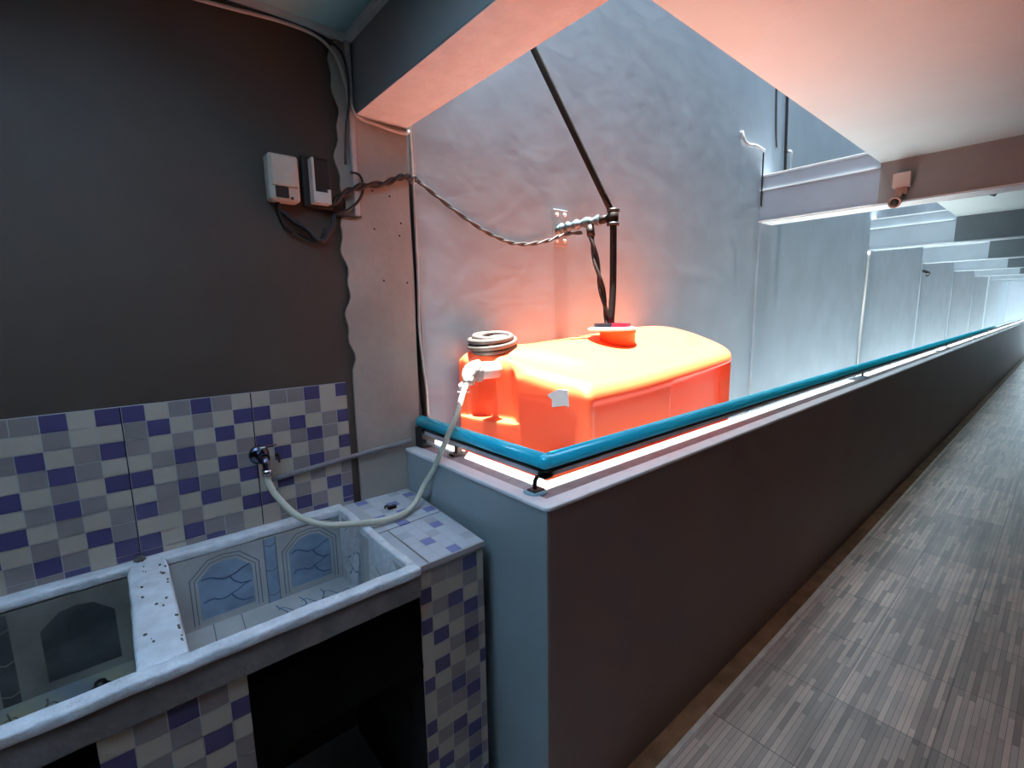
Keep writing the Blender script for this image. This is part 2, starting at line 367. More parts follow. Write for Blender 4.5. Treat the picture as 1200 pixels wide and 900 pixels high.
mb = MB(); mb.tube([(-0.012, 1.625, SZ - 0.002), (-0.004, 1.63, SZ + 0.006), (0.006, 1.625, SZ - 0.002)], 0.008, 'stain', 8, 4); obj('mortar_lump', mb, dv)
for i in range(26):
    x = random.uniform(-0.026, 0.046); y = random.uniform(1.12, 1.6)
    if random.random() < .45: x = 0.050 - abs(random.gauss(0, 0.010))
    r = random.uniform(0.0012, 0.003)
    mb = MB(); mb.prism([(x + r * math.cos(a) * random.uniform(.7, 1.5), y + 1.6 * r * math.sin(a)) for a in [k * math.pi / 3 for k in range(6)]], XY(SZ + 0.0025), -0.003, 0.0004, 'stain'); obj('paint_chip', mb, dv)
def arch(x0, x1, z0, z1, c=0.3):
    w_ = x1 - x0; a = w_ * c
    return [(x0, z0), (x0, z1 - a), (x0 + a * 0.9, z1 - 0.006), (x0 + w_ / 2, z1), (x1 - a * 0.9, z1 - 0.006), (x1, z1 - a), (x1, z0)]
def ornate(mb, f, x0, x1, z0, z1, fill, line, vein, seed):
    rnd = random.Random(seed); w_ = x1 - x0; h_ = z1 - z0
    mb.ribbon(arch(x0, x1, z0, z1), f, 0.0030, 0.0006, line)
    mb.ribbon(arch(x0 + 0.011, x1 - 0.011, z0, z1 - 0.011), f, 0.0025, 0.0006, line)
    mb.face([f(u, v, 0.0003) for u, v in arch(x0 + 0.02, x1 - 0.02, z0 + 0.012, z1 - 0.02)], fill)
    for (ya, yb, yc) in ((0.66, 0.62, 0.75), (0.30, 0.36, 0.22)):
        p = [(x0 + 0.03 + (w_ - 0.06) * t, z0 + h_ * (ya + (yb - ya) * t + 0.035 * math.sin(t * 9 + rnd.random()))) for t in [i / 14 for i in range(9)]]
        mb.ribbon(p, f, 0.0045, 0.0009, vein)
        q = p[-1]
        mb.ribbon([q, (q[0] + .012, q[1] - .02), (q[0] + .03, q[1] - .034), (x1 - 0.028, q[1] - .036)], f, 0.0045, 0.0009, vein)
        mb.ribbon([q, (q[0] + .02, q[1] + .006), (q[0] + .035, q[1] + .016), (x1 - 0.026, q[1] + .022)], f, 0.0035, 0.0009, vein)
def basin(x0, x1, y0, y1, zf, tile, fill, line, vein, flr, panels, strip, name):
    mb = MB()
    f = XZ(y1)
    mb.box(x0, x1, y1, y1 + 0.02, zf, SZ - 0.03, tile)
    for i, (a, b) in enumerate(panels): ornate(mb, f, a, b, zf + 0.012, SZ - 0.042, fill, line, vein, i)
    for a, b in strip:
        mb.ribbon([(a, zf), (a, SZ - 0.035)], f, 0.003, 0.0006, line); mb.ribbon([(b, zf), (b, SZ - 0.035)], f, 0.003, 0.0006, line)
        for zz in (zf + 0.03, zf + 0.115, zf + 0.2): mb.ribbon([(a, zz), ((a + b) / 2, zz - 0.008), (b, zz)], f, 0.003, 0.0006, line)
        mb.face([f(a, zf, 0.0003), f(b, zf, 0.0003), f(b, SZ - .035, 0.0003), f(a, SZ - .035, 0.0003)], fill)
    mb.box(x0, x1, y0, y1 + 0.02, zf - 0.03, zf, flr)
    g = XY(zf)
    for xx in [x0 + 0.06 + 0.075 * i for i in range(int((x1 - x0) / 0.075))][:2]: mb.ribbon([(xx, y0), (xx + 0.03, y1)], g, 0.003, 0.0006, line)
    if vein:
        for k_ in range(3):
            xb = x0 + 0.26 + 0.07 * k_
            mb.ribbon([(xb + 0.05 * math.sin(t * 5 + k_) * t, y1 - 0.03 - 0.16 * t) for t in [i / 10 for i in range(11)]], g, 0.004, 0.0006, vein)
            mb.ribbon([(xb + 0.08 * t, y1 - 0.06 - 0.05 * t + 0.015 * math.sin(9 * t)) for t in [i / 10 for i in range(11)]], g, 0.0035, 0.0006, vein)
    # side and front liners
    s_ = lambda u, v, h: (x1 - h, u, v)
    mb.box(x1, x1 + 0.004, y0, y1, zf, SZ - 0.02, tile)
    ornate(mb, s_, y1 - 0.20, y1 - 0.03, zf + 0.012, SZ - 0.04, fill, line, vein, 11); ornate(mb, s_, y0 + 0.05, y0 + 0.24, zf + 0.012, SZ - 0.04, tile, line, line, 12)
    mb.box(x0 - 0.004, x0, y0, y1, zf, SZ - 0.02, tile)
    mb.box(x0, x1, y0 - 0.005, y0, zf, SZ - 0.03, tile)
    return obj(name, mb, sink)
b1 = basin(0.056, 0.545, 1.098, 1.605, 0.672, 'basin_tile', 'basin_blue', 'basin_line', 'basin_vein', 'basin_tile', [(0.10, 0.285), (0.355, 0.53)], [(0.303, 0.338)], 'basin')
b1['label'] = 'basin lined with blue veined tiles'
b2 = basin(-0.62, -0.034, 1.098, 1.605, 0.655, 'old_tile', 'old_dark', 'old_tile', 'old_dark', 'old_floor', [(-0.235, -0.05), (-0.52, -0.33)], [(-0.30, -0.265)], 'basin')
b2['label'] = 'darker stained basin'
mb = MB(); mb.lathe((-0.115, 1.52, 0.657), [(0.022, 0), (0.022, 0.008), (0.014, 0.014), (0.012, 0.024), (0.0, 0.026)], 'black_rubber', 16); mb.tube([(-0.105, 1.51, 0.672), (-0.085, 1.49, 0.664), (-0.07, 1.485, 0.661)], 0.005, 'black_rubber', 8)
tag(obj('drain_plug', mb), 'small black plug lying on the floor of the stained basin', 'plug')
mb = MB(); mb.box(-1.2, 0.571, 1.068, 1.092, 0.838, 0.906, 'apron', 0.004); mb.box(-1.2, 0.572, 1.10, 1.64, 0.60, 0.64, 'joint_and_shade'); mb.box(-1.2, 0.572, 1.086, 1.094, 0.61, 0.86, 'joint_and_shade'); mb.rough(0.003, 2, 0.05); obj('apron', mb, sink)  # near-black underside and basin front paint in the cavity's shade
mb = MB(); mb.box(-0.10, 0.146, 1.092, 1.64, -0.012, 0.60, 'cavity_shade'); mb.box(-0.10, 0.146, 1.080, 1.093, -0.012, 0.84, 'apron'); mb.box(-0.0995, 0.1455, 1.0785, 1.0805, 0, 0.838, 'grout'); mosaic(mb, XZ(1.0785), -0.10, 0.146, 0, 0.835, -0.155, 0); obj('support_pier', mb, sink)

# tiled block between the sink and the parapet
blk = thing('tiled_block', 'mosaic tiled block standing between the sink and the dark parapet', 'counter', (0.69, 1.37, -0.012))
mb = MB(); mb.prism([(0.576, 1.095), (0.796, 1.095), (0.838, 1.645), (0.576, 1.645)], XY(0), -0.012, 0.895, 'cavity_shade')  # body colour holds the shade of the cavity beside it
mb.box(0.5765, 0.7955, 1.0935, 1.0955, 0, 0.892, 'grout')
mosaic(mb, XZ(1.0935), 0.578, 0.794, 0, 0.888, 0.560, 1); obj('body', mb, blk)
mb = MB(); poly = [(0.576, 1.088), (0.800, 1.088), (0.840, 1.648), (0.576, 1.648)]
mb.prism(poly, XY(0.897), 0, 0.016, 'grout')
def skew(u, v, h): return (0.578 + (u - 0.578) * (1 + 0.17 * (v - 1.09) / 0.56), v, 0.913 + h)
TOPP = ['ccvcc', 'ccccp', 'cvccc', 'ccpcc', 'pccvc', 'cccpc', 'cvccc', 'ccpcv', 'vcvcc', 'cpccc', 'ccvcp', 'pcccv', 'vccpc']
for r_ in range(13):
    for c_ in range(5):
        u0, v0 = 0.612 + 0.037 * c_, 1.093 + 0.0425 * r_ + 0.004 * (c_ % 2)
        mb.face([skew(u, v, 0.0008) for u, v in ((u0 + .001, v0), (u0 + 0.036, v0), (u0 + 0.036, v0 + 0.0405), (u0 + .001, v0 + 0.0405))], {'c': 'white_tile', 'v': 'violet', 'p': 'pale'}[TOPP[r_][c_]])
for r_ in range(3): mb.face([skew(u, v, 0.0008) for u, v in ((0.579, 1.093 + 0.185 * r_), (0.606, 1.093 + 0.185 * r_), (0.606, 1.275 + 0.185 * r_), (0.579, 1.275 + 0.185 * r_))], 'pale')
mb.face([skew(0.579, 1.35, 0.0012), skew(0.797, 1.362, 0.0012), skew(0.797, 1.366, 0.0012), skew(0.579, 1.354, 0.0012)], 'joint_and_shade')
mb.face([skew(0.607, 1.09, 0.0012), skew(0.609, 1.09, 0.0012), skew(0.609, 1.35, 0.0012), skew(0.607, 1.35, 0.0012)], 'joint_and_shade')
obj('top', mb, blk)
mb = MB(); mb.box(0.685, 0.715, 1.495, 1.51, 0.9145, 0.926, 'black_rubber', 0.002); mb.tube([(0.688, 1.50, 0.924), (0.676, 1.495, 0.934), (0.668, 1.49, 0.930)], 0.004, 'black_rubber', 8)
tag(obj('black_clip', mb), 'small black clip lying on the tiled block beside the hose', 'clip')

# ------------------------------------------------------------------ tap, wall pipe, hose
tap = thing('water_tap', 'chrome water tap on the mosaic wall above the sink', 'tap', (0.325, 1.652, 1.16))
mb = MB(); mb.lathe((0.325, 1.652, 1.16), [(0.030, 0), (0.030, 0.006), (0.022, 0.012), (0.012, 0.016)], 'tap_dark', 20, (0, -1, 0)); obj('wall_flange', mb, tap)
mb = MB(); mb.tube([(0.325, 1.64, 1.16), (0.325, 1.60, 1.16), (0.325, 1.575, 1.158), (0.325, 1.565, 1.14), (0.325, 1.563, 1.112)], lambda t: 0.013 - 0.003 * t, 'tap_dark', 14); mb.lathe((0.325, 1.60, 1.16), [(0.017, -0.016), (0.017, 0.016)], 'tap_dark', 16, (0, -1, 0)); mb.lathe((0.325, 1.563, 1.112), [(0.014, 0), (0.014, 0.02)], 'chrome', 16); obj('spout', mb, tap)
mb = MB(); mb.lathe((0.325, 1.60, 1.168), [(0.010, 0), (0.010, 0.02), (0.013, 0.022), (0.013, 0.028), (0.006, 0.031)], 'chrome', 16); mb.box(0.322, 0.368, 1.594, 1.606, 1.194, 1.199, 'chrome', 0.002); obj('handle', mb, tap)
mb = MB(); mb.lathe((0.378, 1.6505, 1.148), [(0.007, 0), (0.007, 0.008), (0.004, 0.016)], 'iron', 12, (0, -1, 0)); mb.tube([(0.378, 1.636, 1.148), (0.380, 1.634, 1.136), (0.379, 1.636, 1.126)], 0.0035, 'iron', 8)
tag(obj('wall_bolt', mb), 'small dark bolt in the mosaic wall just right of the tap', 'bolt')
mb = MB(); mb.tube([(0.345, 1.640, 1.072), (0.60, 1.636, 1.091), (0.84, 1.634, 1.108), (0.852, 1.634, 1.109)], 0.0085, 'grey_pvc', 12, 4)
tag(obj('water_pipe', mb), 'thin grey pipe running from the tap along the wall to the parapet', 'pipe')
mb = MB(); mb.tube([(0.325, 1.563, 1.118), (0.327, 1.558, 1.085), (0.345, 1.535, 1.04), (0.385, 1.49, 0.985), (0.45, 1.45, 0.951), (0.53, 1.41, 0.943), (0.61, 1.392, 0.935), (0.69, 1.398, 0.932), (0.755, 1.43, 0.945), (0.805, 1.455, 0.985), (0.832, 1.430, 1.045), (0.842, 1.40, 1.10), (0.862, 1.365, 1.185), (0.905, 1.375, 1.245), (0.965, 1.43, 1.29), (1.005, 1.462, 1.322), (1.026, 1.468, 1.340)], 0.0098, 'hose', 14, 8)
tag(obj('water_hose', mb), 'cream hose looping from the tap over the handrail up to the orange tank', 'hose')

# ------------------------------------------------------------------ orange water tank
tank = thing('water_tank', 'large orange plastic water tank with a domed top behind the blue handrail', 'tank', (1.8, 1.36, -0.012))
ctrl = [(1.235, 1.052, 0.018), (2.05, 1.052, 0.10), (2.42, 1.075, 0.28), (2.585, 1.36, 0.25), (2.45, 1.655, 0.25), (1.9, 1.662, 0.1), (1.085, 1.655, 0.05)]
def rounded(ctrl, nseg=10):
    out = []; n = len(ctrl)
    for i in range(n):
        p = Vector(ctrl[i][:2]); a = Vector(ctrl[i - 1][:2]); b = Vector(ctrl[(i + 1) % n][:2]); r = ctrl[i][2]
        da = (a - p); db = (b - p); ra = min(r, da.length * .48); rb = min(r, db.length * .48)
        A = p + da.normalized() * ra; B = p + db.normalized() * rb
        for k_ in range(nseg + 1):
            t = k_ / nseg; out.append((1 - t) ** 2 * A + 2 * t * (1 - t) * p + t * t * B)
    return out
def resample(P, n):
    Q = P + [P[0]]; L = [0]
    for a, b in zip(Q, Q[1:]): L.append(L[-1] + (b - a).length)
    out = []; j = 0
    for i in range(n):
        d = L[-1] * i / n
        while L[j + 1] < d: j += 1
        t = (d - L[j]) / max(L[j + 1] - L[j], 1e-9); out.append(Q[j].lerp(Q[j + 1], t))
    return out
ol = resample(rounded(ctrl), 420); NT = len(ol)
nrm = []
for i in range(NT):
    d = (ol[(i + 2) % NT] - ol[i - 2]).normalized(); nrm.append(Vector((d.y, -d.x)))
cen = Vector((1.85, 1.36))
for i in range(NT):
    if nrm[i].dot(ol[i] - cen) < 0: nrm[i] = -nrm[i]
sst = lambda a, b, x: max(0, min(1, (x - a) / (b - a))) ** 2 * (3 - 2 * max(0, min(1, (x - a) / (b - a))))
def rim(p): return 1.298 + 0.10 * sst(1.05, 1.66, p.y) + 0.058 * sst(1.3, 2.6, p.x)
def recess(p, n_, z, zr):
    d = 0
    low = 1 - sst(zr - 0.045, zr - 0.01, z)
    if n_.y < -0.85:                    # front: left panel proud, right panel set back, sunken centre on the left panel
        d += 0.058 * sst(1.765, 1.775, p.x) * (1 - sst(2.30, 2.55, p.x)) * low
        d += 0.007 * sst(1.262, 1.268, p.x) * (1 - sst(zr - 0.03, zr - 0.012, z))
    if n_.x < -0.85:                    # left end: niche for the outlet over a ledge
        d += 0.046 * sst(1.335, 1.405, p.y) * (1 - 0.75 * sst(1.565, 1.60, p.y)) * sst(1.168, 1.176, z)
        d += 0.004 * sst(1.09, 1.11, p.y) * (1 - sst(1.33, 1.355, p.y)) * (1 - sst(1.27, 1.285, z + 0.9 * max(0, 1.16 - p.y)))
    return d
mb = MB(); rings = []
zlist = [-0.012, 0.05, 0.3, 0.6, 0.85, 1.0, 1.08, 1.13, 1.155, 1.165, 1.169, 1.171, 1.173, 1.175, 1.178, 1.19] + [1.19 + 0.0075 * i for i in range(1, 15)]
fr_rings = 16
def top_z(p, q):
    return 0
for z in zlist:
    ring = []
    for i in range(NT):
        p, n_ = ol[i], nrm[i]; zr = rim(p)
        zz = z if z <= 1.19 else 1.19 + (zr - 1.19) * (z - 1.19) / (0.0075 * 14)
        q = p - n_ * recess(p, n_, zz, zr)
        ring.append(mb.bm.verts.new((q.x, q.y, zz)))
    rings.append(ring)
RS = 0.075
for k_ in range(1, 11):
    a = math.pi / 2 * k_ / 10; ring = []
    for i in range(NT):
        p, n_ = ol[i], nrm[i]; zr = rim(p); d0 = recess(p, n_, zr, zr)
        fl = 0.0 if n_.x > -0.85 else 0.5 * sst(1.30, 1.45, p.y)
        rs = RS * (1 - 0.72 * fl)
        q = p - n_ * (d0 + rs * (1 - math.cos(a)))
        ring.append(Vector((q.x, q.y, zr + (rs * 0.75 + fl * 0.02) * math.sin(a))))
    wn = int(k_ * 1.6)
    ring = [sum((ring[(i + d) % NT] for d in range(-wn, wn + 1)), Vector()) / (2 * wn + 1) for i in range(NT)]
    rings.append([mb.bm.verts.new(v) for v in ring])
last = [v.co.copy() for v in rings[-1]]
last_s = [sum((last[(i + d) % NT] for d in range(-26, 27)), Vector()) / 53 for i in range(NT)]
for k_ in range(1, 15):
    t = k_ / 14; ring = []
    for i in range(NT):
        c0 = last[i].lerp(last_s[i], sst(0, 0.35, t)); c1 = Vector((1.88 + 0.36 * math.tanh((c0.x - 1.88) / 0.36), 1.36, 1.452))
        q = Vector((c0.x + (c1.x - c0.x) * t, c0.y + (c1.y - c0.y) * t))
        zt_ = rim(q) + 0.050 + 0.040 * max(0, 1 - abs((q.x - 1.90) / 0.85) ** 3) * max(0, 1 - ((q.y - 1.36) / 0.31) ** 2)
        ring.append(mb.bm.verts.new((q.x, q.y, c0.z + (zt_ - c0.z) * sst(0, 0.55, t))))
    rings.append(ring)
for A, B in zip(rings, rings[1:]):
    for i in range(NT): mb.face([A[i], A[(i + 1) % NT], B[(i + 1) % NT], B[i]], 'orange', True)
bmesh.ops.remove_doubles(mb.bm, verts=rings[-1], dist=0.0005)
mb.face([v for v in rings[0]][::-1], 'orange')
obj('body', mb, tank)
NX, NY = 1.792, 1.36
mb = MB(); mb.lathe((NX, NY, 1.41), [(0.080, 0), (0.080, 0.085), (0.083, 0.087), (0.083, 0.099), (0.078, 0.100)], 'orange', 48); obj('filler_neck', mb, tank)
LX = NX - 0.024; LY = NY + 0.012
mb = MB(); mb.lathe((LX, LY, 1.506), [(0.100, 0), (0.112, 0.004), (0.112, 0.010), (0.095, 0.016), (0.05, 0.018)], 'lid_white', 48); lid = obj('lid', mb, tank); lid['label'] = 'pale lid with dark knob ring'
mb = MB()
for k_ in range(10):
    a0, a1 = 2 * math.pi * k_ / 10, 2 * math.pi * (k_ + 0.97) / 10
    m_ = 'lid_red' if k_ in (6, 7) else 'lid_black'
    pts = [(LX + math.cos(a0 + (a1 - a0) * t / 6) * r, LY + math.sin(a0 + (a1 - a0) * t / 6) * r) for r, rng in ((0.082, range(7)), (0.05, range(6, -1, -1))) for t in rng]
    mb.prism(pts, XY(1.522), 0, 0.018, m_)
mb.lathe((LX, LY, 1.522), [(0.05, 0), (0.05, 0.012), (0.04, 0.014)], 'lid_red', 32)
obj('grip_ring', mb, lid)
mb = MB(); f = lambda u, v, h: (1.235 - (u - 1.052) * 0.2488 - h, u, v)
mb.prism([(1.133, 1.322), (1.127, 1.262), (1.142, 1.266), (1.196, 1.254), (1.196, 1.282), (1.215, 1.296), (1.205, 1.305), (1.170, 1.322)], f, -0.008, 0.0004, 'sticker'); st = obj('sticker', mb, tank); st['label'] = 'torn pale sticker'
mb = MB()
OC = Vector((1.17, 1.475, 1.372)); ax = Vector((-1, 0.06, 0.02))
mb.lathe(OC, [(0.034, 0), (0.034, 0.09), (0.030, 0.093)], 'pvc', 28, ax)
op = obj('outlet_pipe', mb, tank); op['label'] = 'white outlet pipe'
mb = MB(); mb.tube([(1.085, 1.482, 1.376), (1.065, 1.484, 1.374), (1.048, 1.482, 1.366), (1.034, 1.475, 1.348), (1.026, 1.468, 1.331)], lambda t: 0.043 - 0.021 * t, 'tape', 18); mb.rough(0.009, 4, 0.012); obj('tape_wrap', mb, op, True)
mb = MB(); mb.lathe((1.035, 1.515, 1.300), [(0.008, 0), (0.020, 0.004), (0.022, 0.022), (0.012, 0.03)], 'pvc', 16); mb.tube([(1.035, 1.515, 1.325), (1.05, 1.505, 1.36)], 0.011, 'pvc', 10); mb.box(1.013, 1.057, 1.50, 1.53, 1.290, 1.296, 'pvc', 0.002); obj('valve', mb, op)

# coil of grey hose on the tank's back corner
mb = MB()
cp = []
for i in range(0, 260):
    a = i / 259 * 2 * math.pi * 7.3
    ph = a * 0.285 + 0.6
    rr = 0.066 + 0.024 * math.cos(ph)
    p_ = Vector((rr * 1.2 * math.cos(a), rr * 0.85 * math.sin(a), 0.030 * math.sin(ph)))
    p_.rotate(Matrix.Rotation(math.radians(10), 3, Vector((1, -0.3, 0)).normalized()))
    cp.append(Vector((1.232, 1.580, 1.470)) + p_)
mb.tube(cp, 0.0115, 'coil', 10, 2)
tag(obj('coiled_hose', mb), 'coil of grey hose lying on the back corner of the orange tank', 'hose')

# ------------------------------------------------------------------ handrail
RX, RY, RZ = 0.916, 0.943, 1.172
hr = thing('handrail', 'cyan painted tube handrail on short posts along the top of the parapet', 'handrail', (RX, RY, ZT))
mb = MB(); mb.tube([(RX, 1.655, RZ), (RX, RY, RZ)], 0.0235, 'rail_blue', 28, 0); mb.tube([(RX, RY, RZ), (END - 0.1, RY, RZ)], 0.0235, 'rail_blue', 28, 0)
mb.lathe((RX, RY, RZ), [(0.0238 * math.sin(a), -0.0238 * math.cos(a)) for a in [math.pi * k_ / 14 for k_ in range(15)]], 'rail_blue', 28); obj('rail', mb, hr)
mb = MB(); mb.box(RX - 0.014, RX + 0.014, RY + 0.014, 1.65, RZ - 0.030, RZ - 0.023, 'iron'); mb.box(RX - 0.014, END - 0.1, RY - 0.014, RY + 0.014, RZ - 0.030, RZ - 0.023, 'iron')
mb.box(RX - 0.016, RX + 0.016, RY - 0.016, 1.65, RZ - 0.042, RZ - 0.0295, 'bar'); mb.box(RX - 0.016, END - 0.1, RY - 0.016, RY + 0.016, RZ - 0.042, RZ - 0.0295, 'bar'); obj('support_bar', mb, hr)
def post(x, y, corner=False):
    mb = MB()
    mb.tube([(x - 0.012, y + 0.03, ZT), (x - 0.012, y + 0.03, ZT + 0.035), (x - 0.004, y + 0.02, ZT + 0.056), (x, y, RZ - 0.028)], 0.0065, 'iron', 12, 4)
    mb.box(x - 0.016, x + 0.020, y - 0.014, y + 0.014, RZ - 0.048, RZ - 0.024, 'iron', 0.003); mb.box(x - 0.030, x + 0.012, y + 0.012, y + 0.048, ZT, ZT + 0.012, 'iron', 0.003)
    p = obj('post', mb, hr)
    mb = MB(); mb.lathe((x - 0.012, y + 0.03, ZT), [(0.034, 0), (0.036, 0.003), (0.030, 0.007), (0.010, 0.008)], 'flange', 32); fl_ = obj('flange', mb, p)
post(RX, RY)
for x in (4.24, 7.76, 11.9, 15.9, 19.9): post(x, RY)
# wall end of the rail
mb = MB(); mb.box(RX - 0.03, RX + 0.03, 1.60, 1.652, ZT, RZ - 0.018, 'iron', 0.004); obj('wall_bracket', mb, hr)
mb = MB(); mb.box(0.935, 0.957, 1.425, 1.447, ZT, RZ - 0.04, 'rust', 0.002); mb.box(0.915, 0.965, 1.42, 1.455, ZT, ZT + 0.014, 'iron', 0.003); sp = obj('post', mb, hr); sp['label'] = 'rusty square post'
mb = MB(); mb.tube([(0.918, 1.60, 1.128), (0.925, 1.44, 1.118)], 0.0075, 'pvc', 10, 0); mb.tube([(0.91, 1.60, 1.098), (0.918, 1.44, 1.088)], 0.006, 'pvc', 10, 0); obj('tie_rod', mb, hr)

# ------------------------------------------------------------------ filling pipe over the tank
fp = thing('filling_pipe', 'black pipe dropping through the well into the lid of the tank', 'pipe', (1.79, 1.40, 1.53))
TP = Vector((1.80, 1.40, 2.02))
mb = MB(); mb.tube([(1.29, 1.64, 3.7), (1.29, 1.635, 3.15), (1.31, 1.618, 2.945), (1.463, 1.550, 2.656), (1.63, 1.476, 2.343), (1.797, 1.402, 2.03)], 0.0145, 'black_pipe', 14, 3); obj('sloping_pipe', mb, fp)
mb = MB(); mb.tube([TP, (1.803, 1.40, 1.9), (1.795, 1.392, 1.7), (1.778, 1.388, 1.538)], 0.0155, 'black_pipe', 14, 4); obj('drop_pipe', mb, fp)
mb = MB(); mb.tube([(1.80, 1.40, 1.985), (1.80, 1.40, 2.045)], 0.024, 'black_pipe', 16, 0); mb.tube([(1.80, 1.41, 2.012), (1.78, 1.48, 2.010)], 0.019, 'black_pipe', 14, 0); mb.tube([(1.80, 1.40, 2.038), (1.80, 1.40, 2.050)], 0.029, 'iron', 16, 0); mb.tube([(1.80, 1.40, 1.978), (1.80, 1.40, 1.990)], 0.029, 'iron', 16, 0); obj('tee_fitting', mb, fp)
mb = MB(); mb.tube([(1.785, 1.46, 2.011), (1.76, 1.56, 2.005), (1.745, 1.64, 1.998), (1.739, 1.688, 1.995)], lambda t: 0.021 + 0.005 * math.sin(t * 34), 'teal_tape', 16, 10); br_ = obj('wrapped_branch', mb, fp); br_['label'] = 'teal tape wrapped branch'
mb = MB(); mb.tube([(1.768, 1.51, 1.99), (1.768, 1.50, 1.94)], 0.019, 'cable_brown', 12, 0)
for ph in (0, math.pi):
    mb.tube([(1.766 + 0.014 * math.sin(t * 1.2) + 0.008 * math.cos(t * 9 + ph), 1.50 - 0.1 * t + 0.008 * math.sin(t * 9 + ph), 1.94 - 0.415 * t) for t in [i / 24 for i in range(25)]], 0.009, 'cable_brown', 8, 2)
tw = obj('twisted_lead', mb, fp)

# small wall plate with four screws behind the pipe
pl = thing('wall_plate', 'small painted plate with white screws on the grey well wall', 'plate', (1.755, 1.69, 1.915))
mb = MB(); mb.box(1.706, 1.803, 1.684, 1.6905, 1.915, 2.088, 'steel_plate', 0.002); obj('plate', mb, pl)
for x, z in ((1.727, 2.062), (1.782, 2.066), (1.727, 1.940), (1.782, 1.944)):
    mb = MB(); mb.lathe((x, 1.685, z), [(0.010, 0), (0.009, 0.005), (0.003, 0.007)], 'pvc', 12, (0, -1, 0)); obj('screw', mb, pl)

# ------------------------------------------------------------------ cables and conduits
def cable(name, pts, r, m, label, cat='cable', seg=8, sm=6):
    mb = MB(); mb.tube(pts, r, m, seg, sm); return tag(obj(name, mb), label, cat)
def twist(pts, r, m, amp, turns):
    """two strands wound round a path"""
    base = MB()
    P = [Vector(p) for p in pts]; Q = []
    for i in range(len(P) - 1):
        p0 = P[max(i - 1, 0)]; p1 = P[i]; p2 = P[i + 1]; p3 = P[min(i + 2, len(P) - 1)]
        for k_ in range(10):
            t = k_ / 10; Q.append(0.5 * ((2 * p1) + (p2 - p0) * t + (2 * p0 - 5 * p1 + 4 * p2 - p3) * t * t + (3 * p1 - p0 - 3 * p2 + p3) * t ** 3))
    Q.append(P[-1])
    for ph in (0, math.pi):
        base.tube([q + Vector((0, -amp * (1 + math.cos(turns * 2 * math.pi * i / len(Q) + ph)) * .5, amp * math.sin(turns * 2 * math.pi * i / len(Q) + ph))) for i, q in enumerate(Q)], r, m, 8, 1)
    return base
mb = twist([(0.945, 1.672, 2.105), (1.03, 1.678, 2.062), (1.14, 1.68, 2.005), (1.251, 1.68, 1.955), (1.35, 1.68, 1.922), (1.442, 1.68, 1.905), (1.55, 1.675, 1.91), (1.66, 1.665, 1.936), (1.735, 1.64, 1.965), (1.768, 1.56, 1.965)], 0.0052, 'cable_grey', 0.0045, 7)
tag(obj('sagging_cable', mb), 'twisted grey cable sagging across the well wall to the black pipe', 'cable')
mb = twist([(0.615, 1.642, 1.965), (0.66, 1.638, 2.005), (0.72, 1.636, 2.035), (0.80, 1.636, 2.055), (0.86, 1.636, 2.085), (0.905, 1.64, 2.095), (0.95, 1.668, 2.10)], 0.006, 'cable_brown', 0.007, 4)
tag(obj('dark_cable', mb), 'twisted dark brown cable crossing the column from the boxes to the corner', 'cable')
cable('looped_cable', [(0.685, 1.64, 2.075), (0.715, 1.635, 2.07), (0.725, 1.635, 2.03), (0.705, 1.636, 1.985), (0.665, 1.64, 1.95), (0.625, 1.645, 1.935), (0.685, 1.642, 1.93), (0.715, 1.645, 1.935)], 0.0045, 'cable_brown', 'thin dark cable looped beside the end of the trunking')
mb = MB(); mb.box(0.692, 0.710, 1.636, 1.653, 1.935, 2.487, 'cable_white', 0.003)
tag(obj('cable_trunking', mb), 'pale vertical cable trunking at the corner below the ceiling', 'conduit')
cable('ceiling_cable', [(-0.2, 1.645, 2.42), (0.1, 1.645, 2.445), (0.34, 1.642, 2.462), (0.50, 1.64, 2.475), (0.60, 1.638, 2.468), (0.655, 1.636, 2.43), (0.682, 1.632, 2.36), (0.70, 1.63, 2.285), (0.722, 1.636, 2.258), (0.78, 1.642, 2.252), (0.86, 1.642, 2.244), (0.905, 1.642, 2.246), (0.925, 1.66, 2.262)], 0.0052, 'cable_white', 'white cable following the ceiling edge then bending down under the beam end')
cable('ceiling_cable', [(-0.2, 1.648, 2.44), (0.1, 1.648, 2.463), (0.34, 1.645, 2.478), (0.52, 1.642, 2.482), (0.64, 1.642, 2.47), (0.685, 1.628, 2.42), (0.69, 1.626, 2.30), (0.675, 1.63, 2.20), (0.672, 1.645, 2.10)], 0.0045, 'cable_grey', 'grey cable along the ceiling edge that drops straight beside the trunking')
# vertical pipes in the corner by the column
cable('corner_pipe', [(0.938, 1.668, 2.8), (0.938, 1.668, 2.2), (0.938, 1.670, 2.08)], 0.0125, 'coil_pale', 'short grey pipe in the corner just above the cables', 'pipe', 12)
cable('corner_cable', [(0.930, 1.652, 2.8), (0.928, 1.650, 2.25), (0.930, 1.650, 1.95), (0.932, 1.652, 1.75), (0.928, 1.654, 1.55), (0.936, 1.652, 1.40), (0.945, 1.650, 1.30), (0.945, 1.645, 1.19)], 0.005, 'cable_white', 'thin white cable hanging down the corner beside the column')
cable('corner_pipe', [(0.934, 1.676, 2.12), (0.931, 1.670, 1.95), (0.935, 1.670, 1.70), (0.932, 1.67, 1.45), (0.937, 1.67, 1.28), (0.945, 1.665, 1.09)], 0.009, 'black_pipe', 'long dark pipe down the corner behind the white cable', 'pipe', 10)
cable('corner_conduit', [(0.945, 1.678, 2.1), (0.94, 1.677, 1.8), (0.944, 1.677, 1.50), (0.95, 1.677, 1.3), (0.955, 1.677, 1.085)], 0.0065, 'cable_brown', 'brown conduit hugging the well wall in the corner', 'conduit', 10)

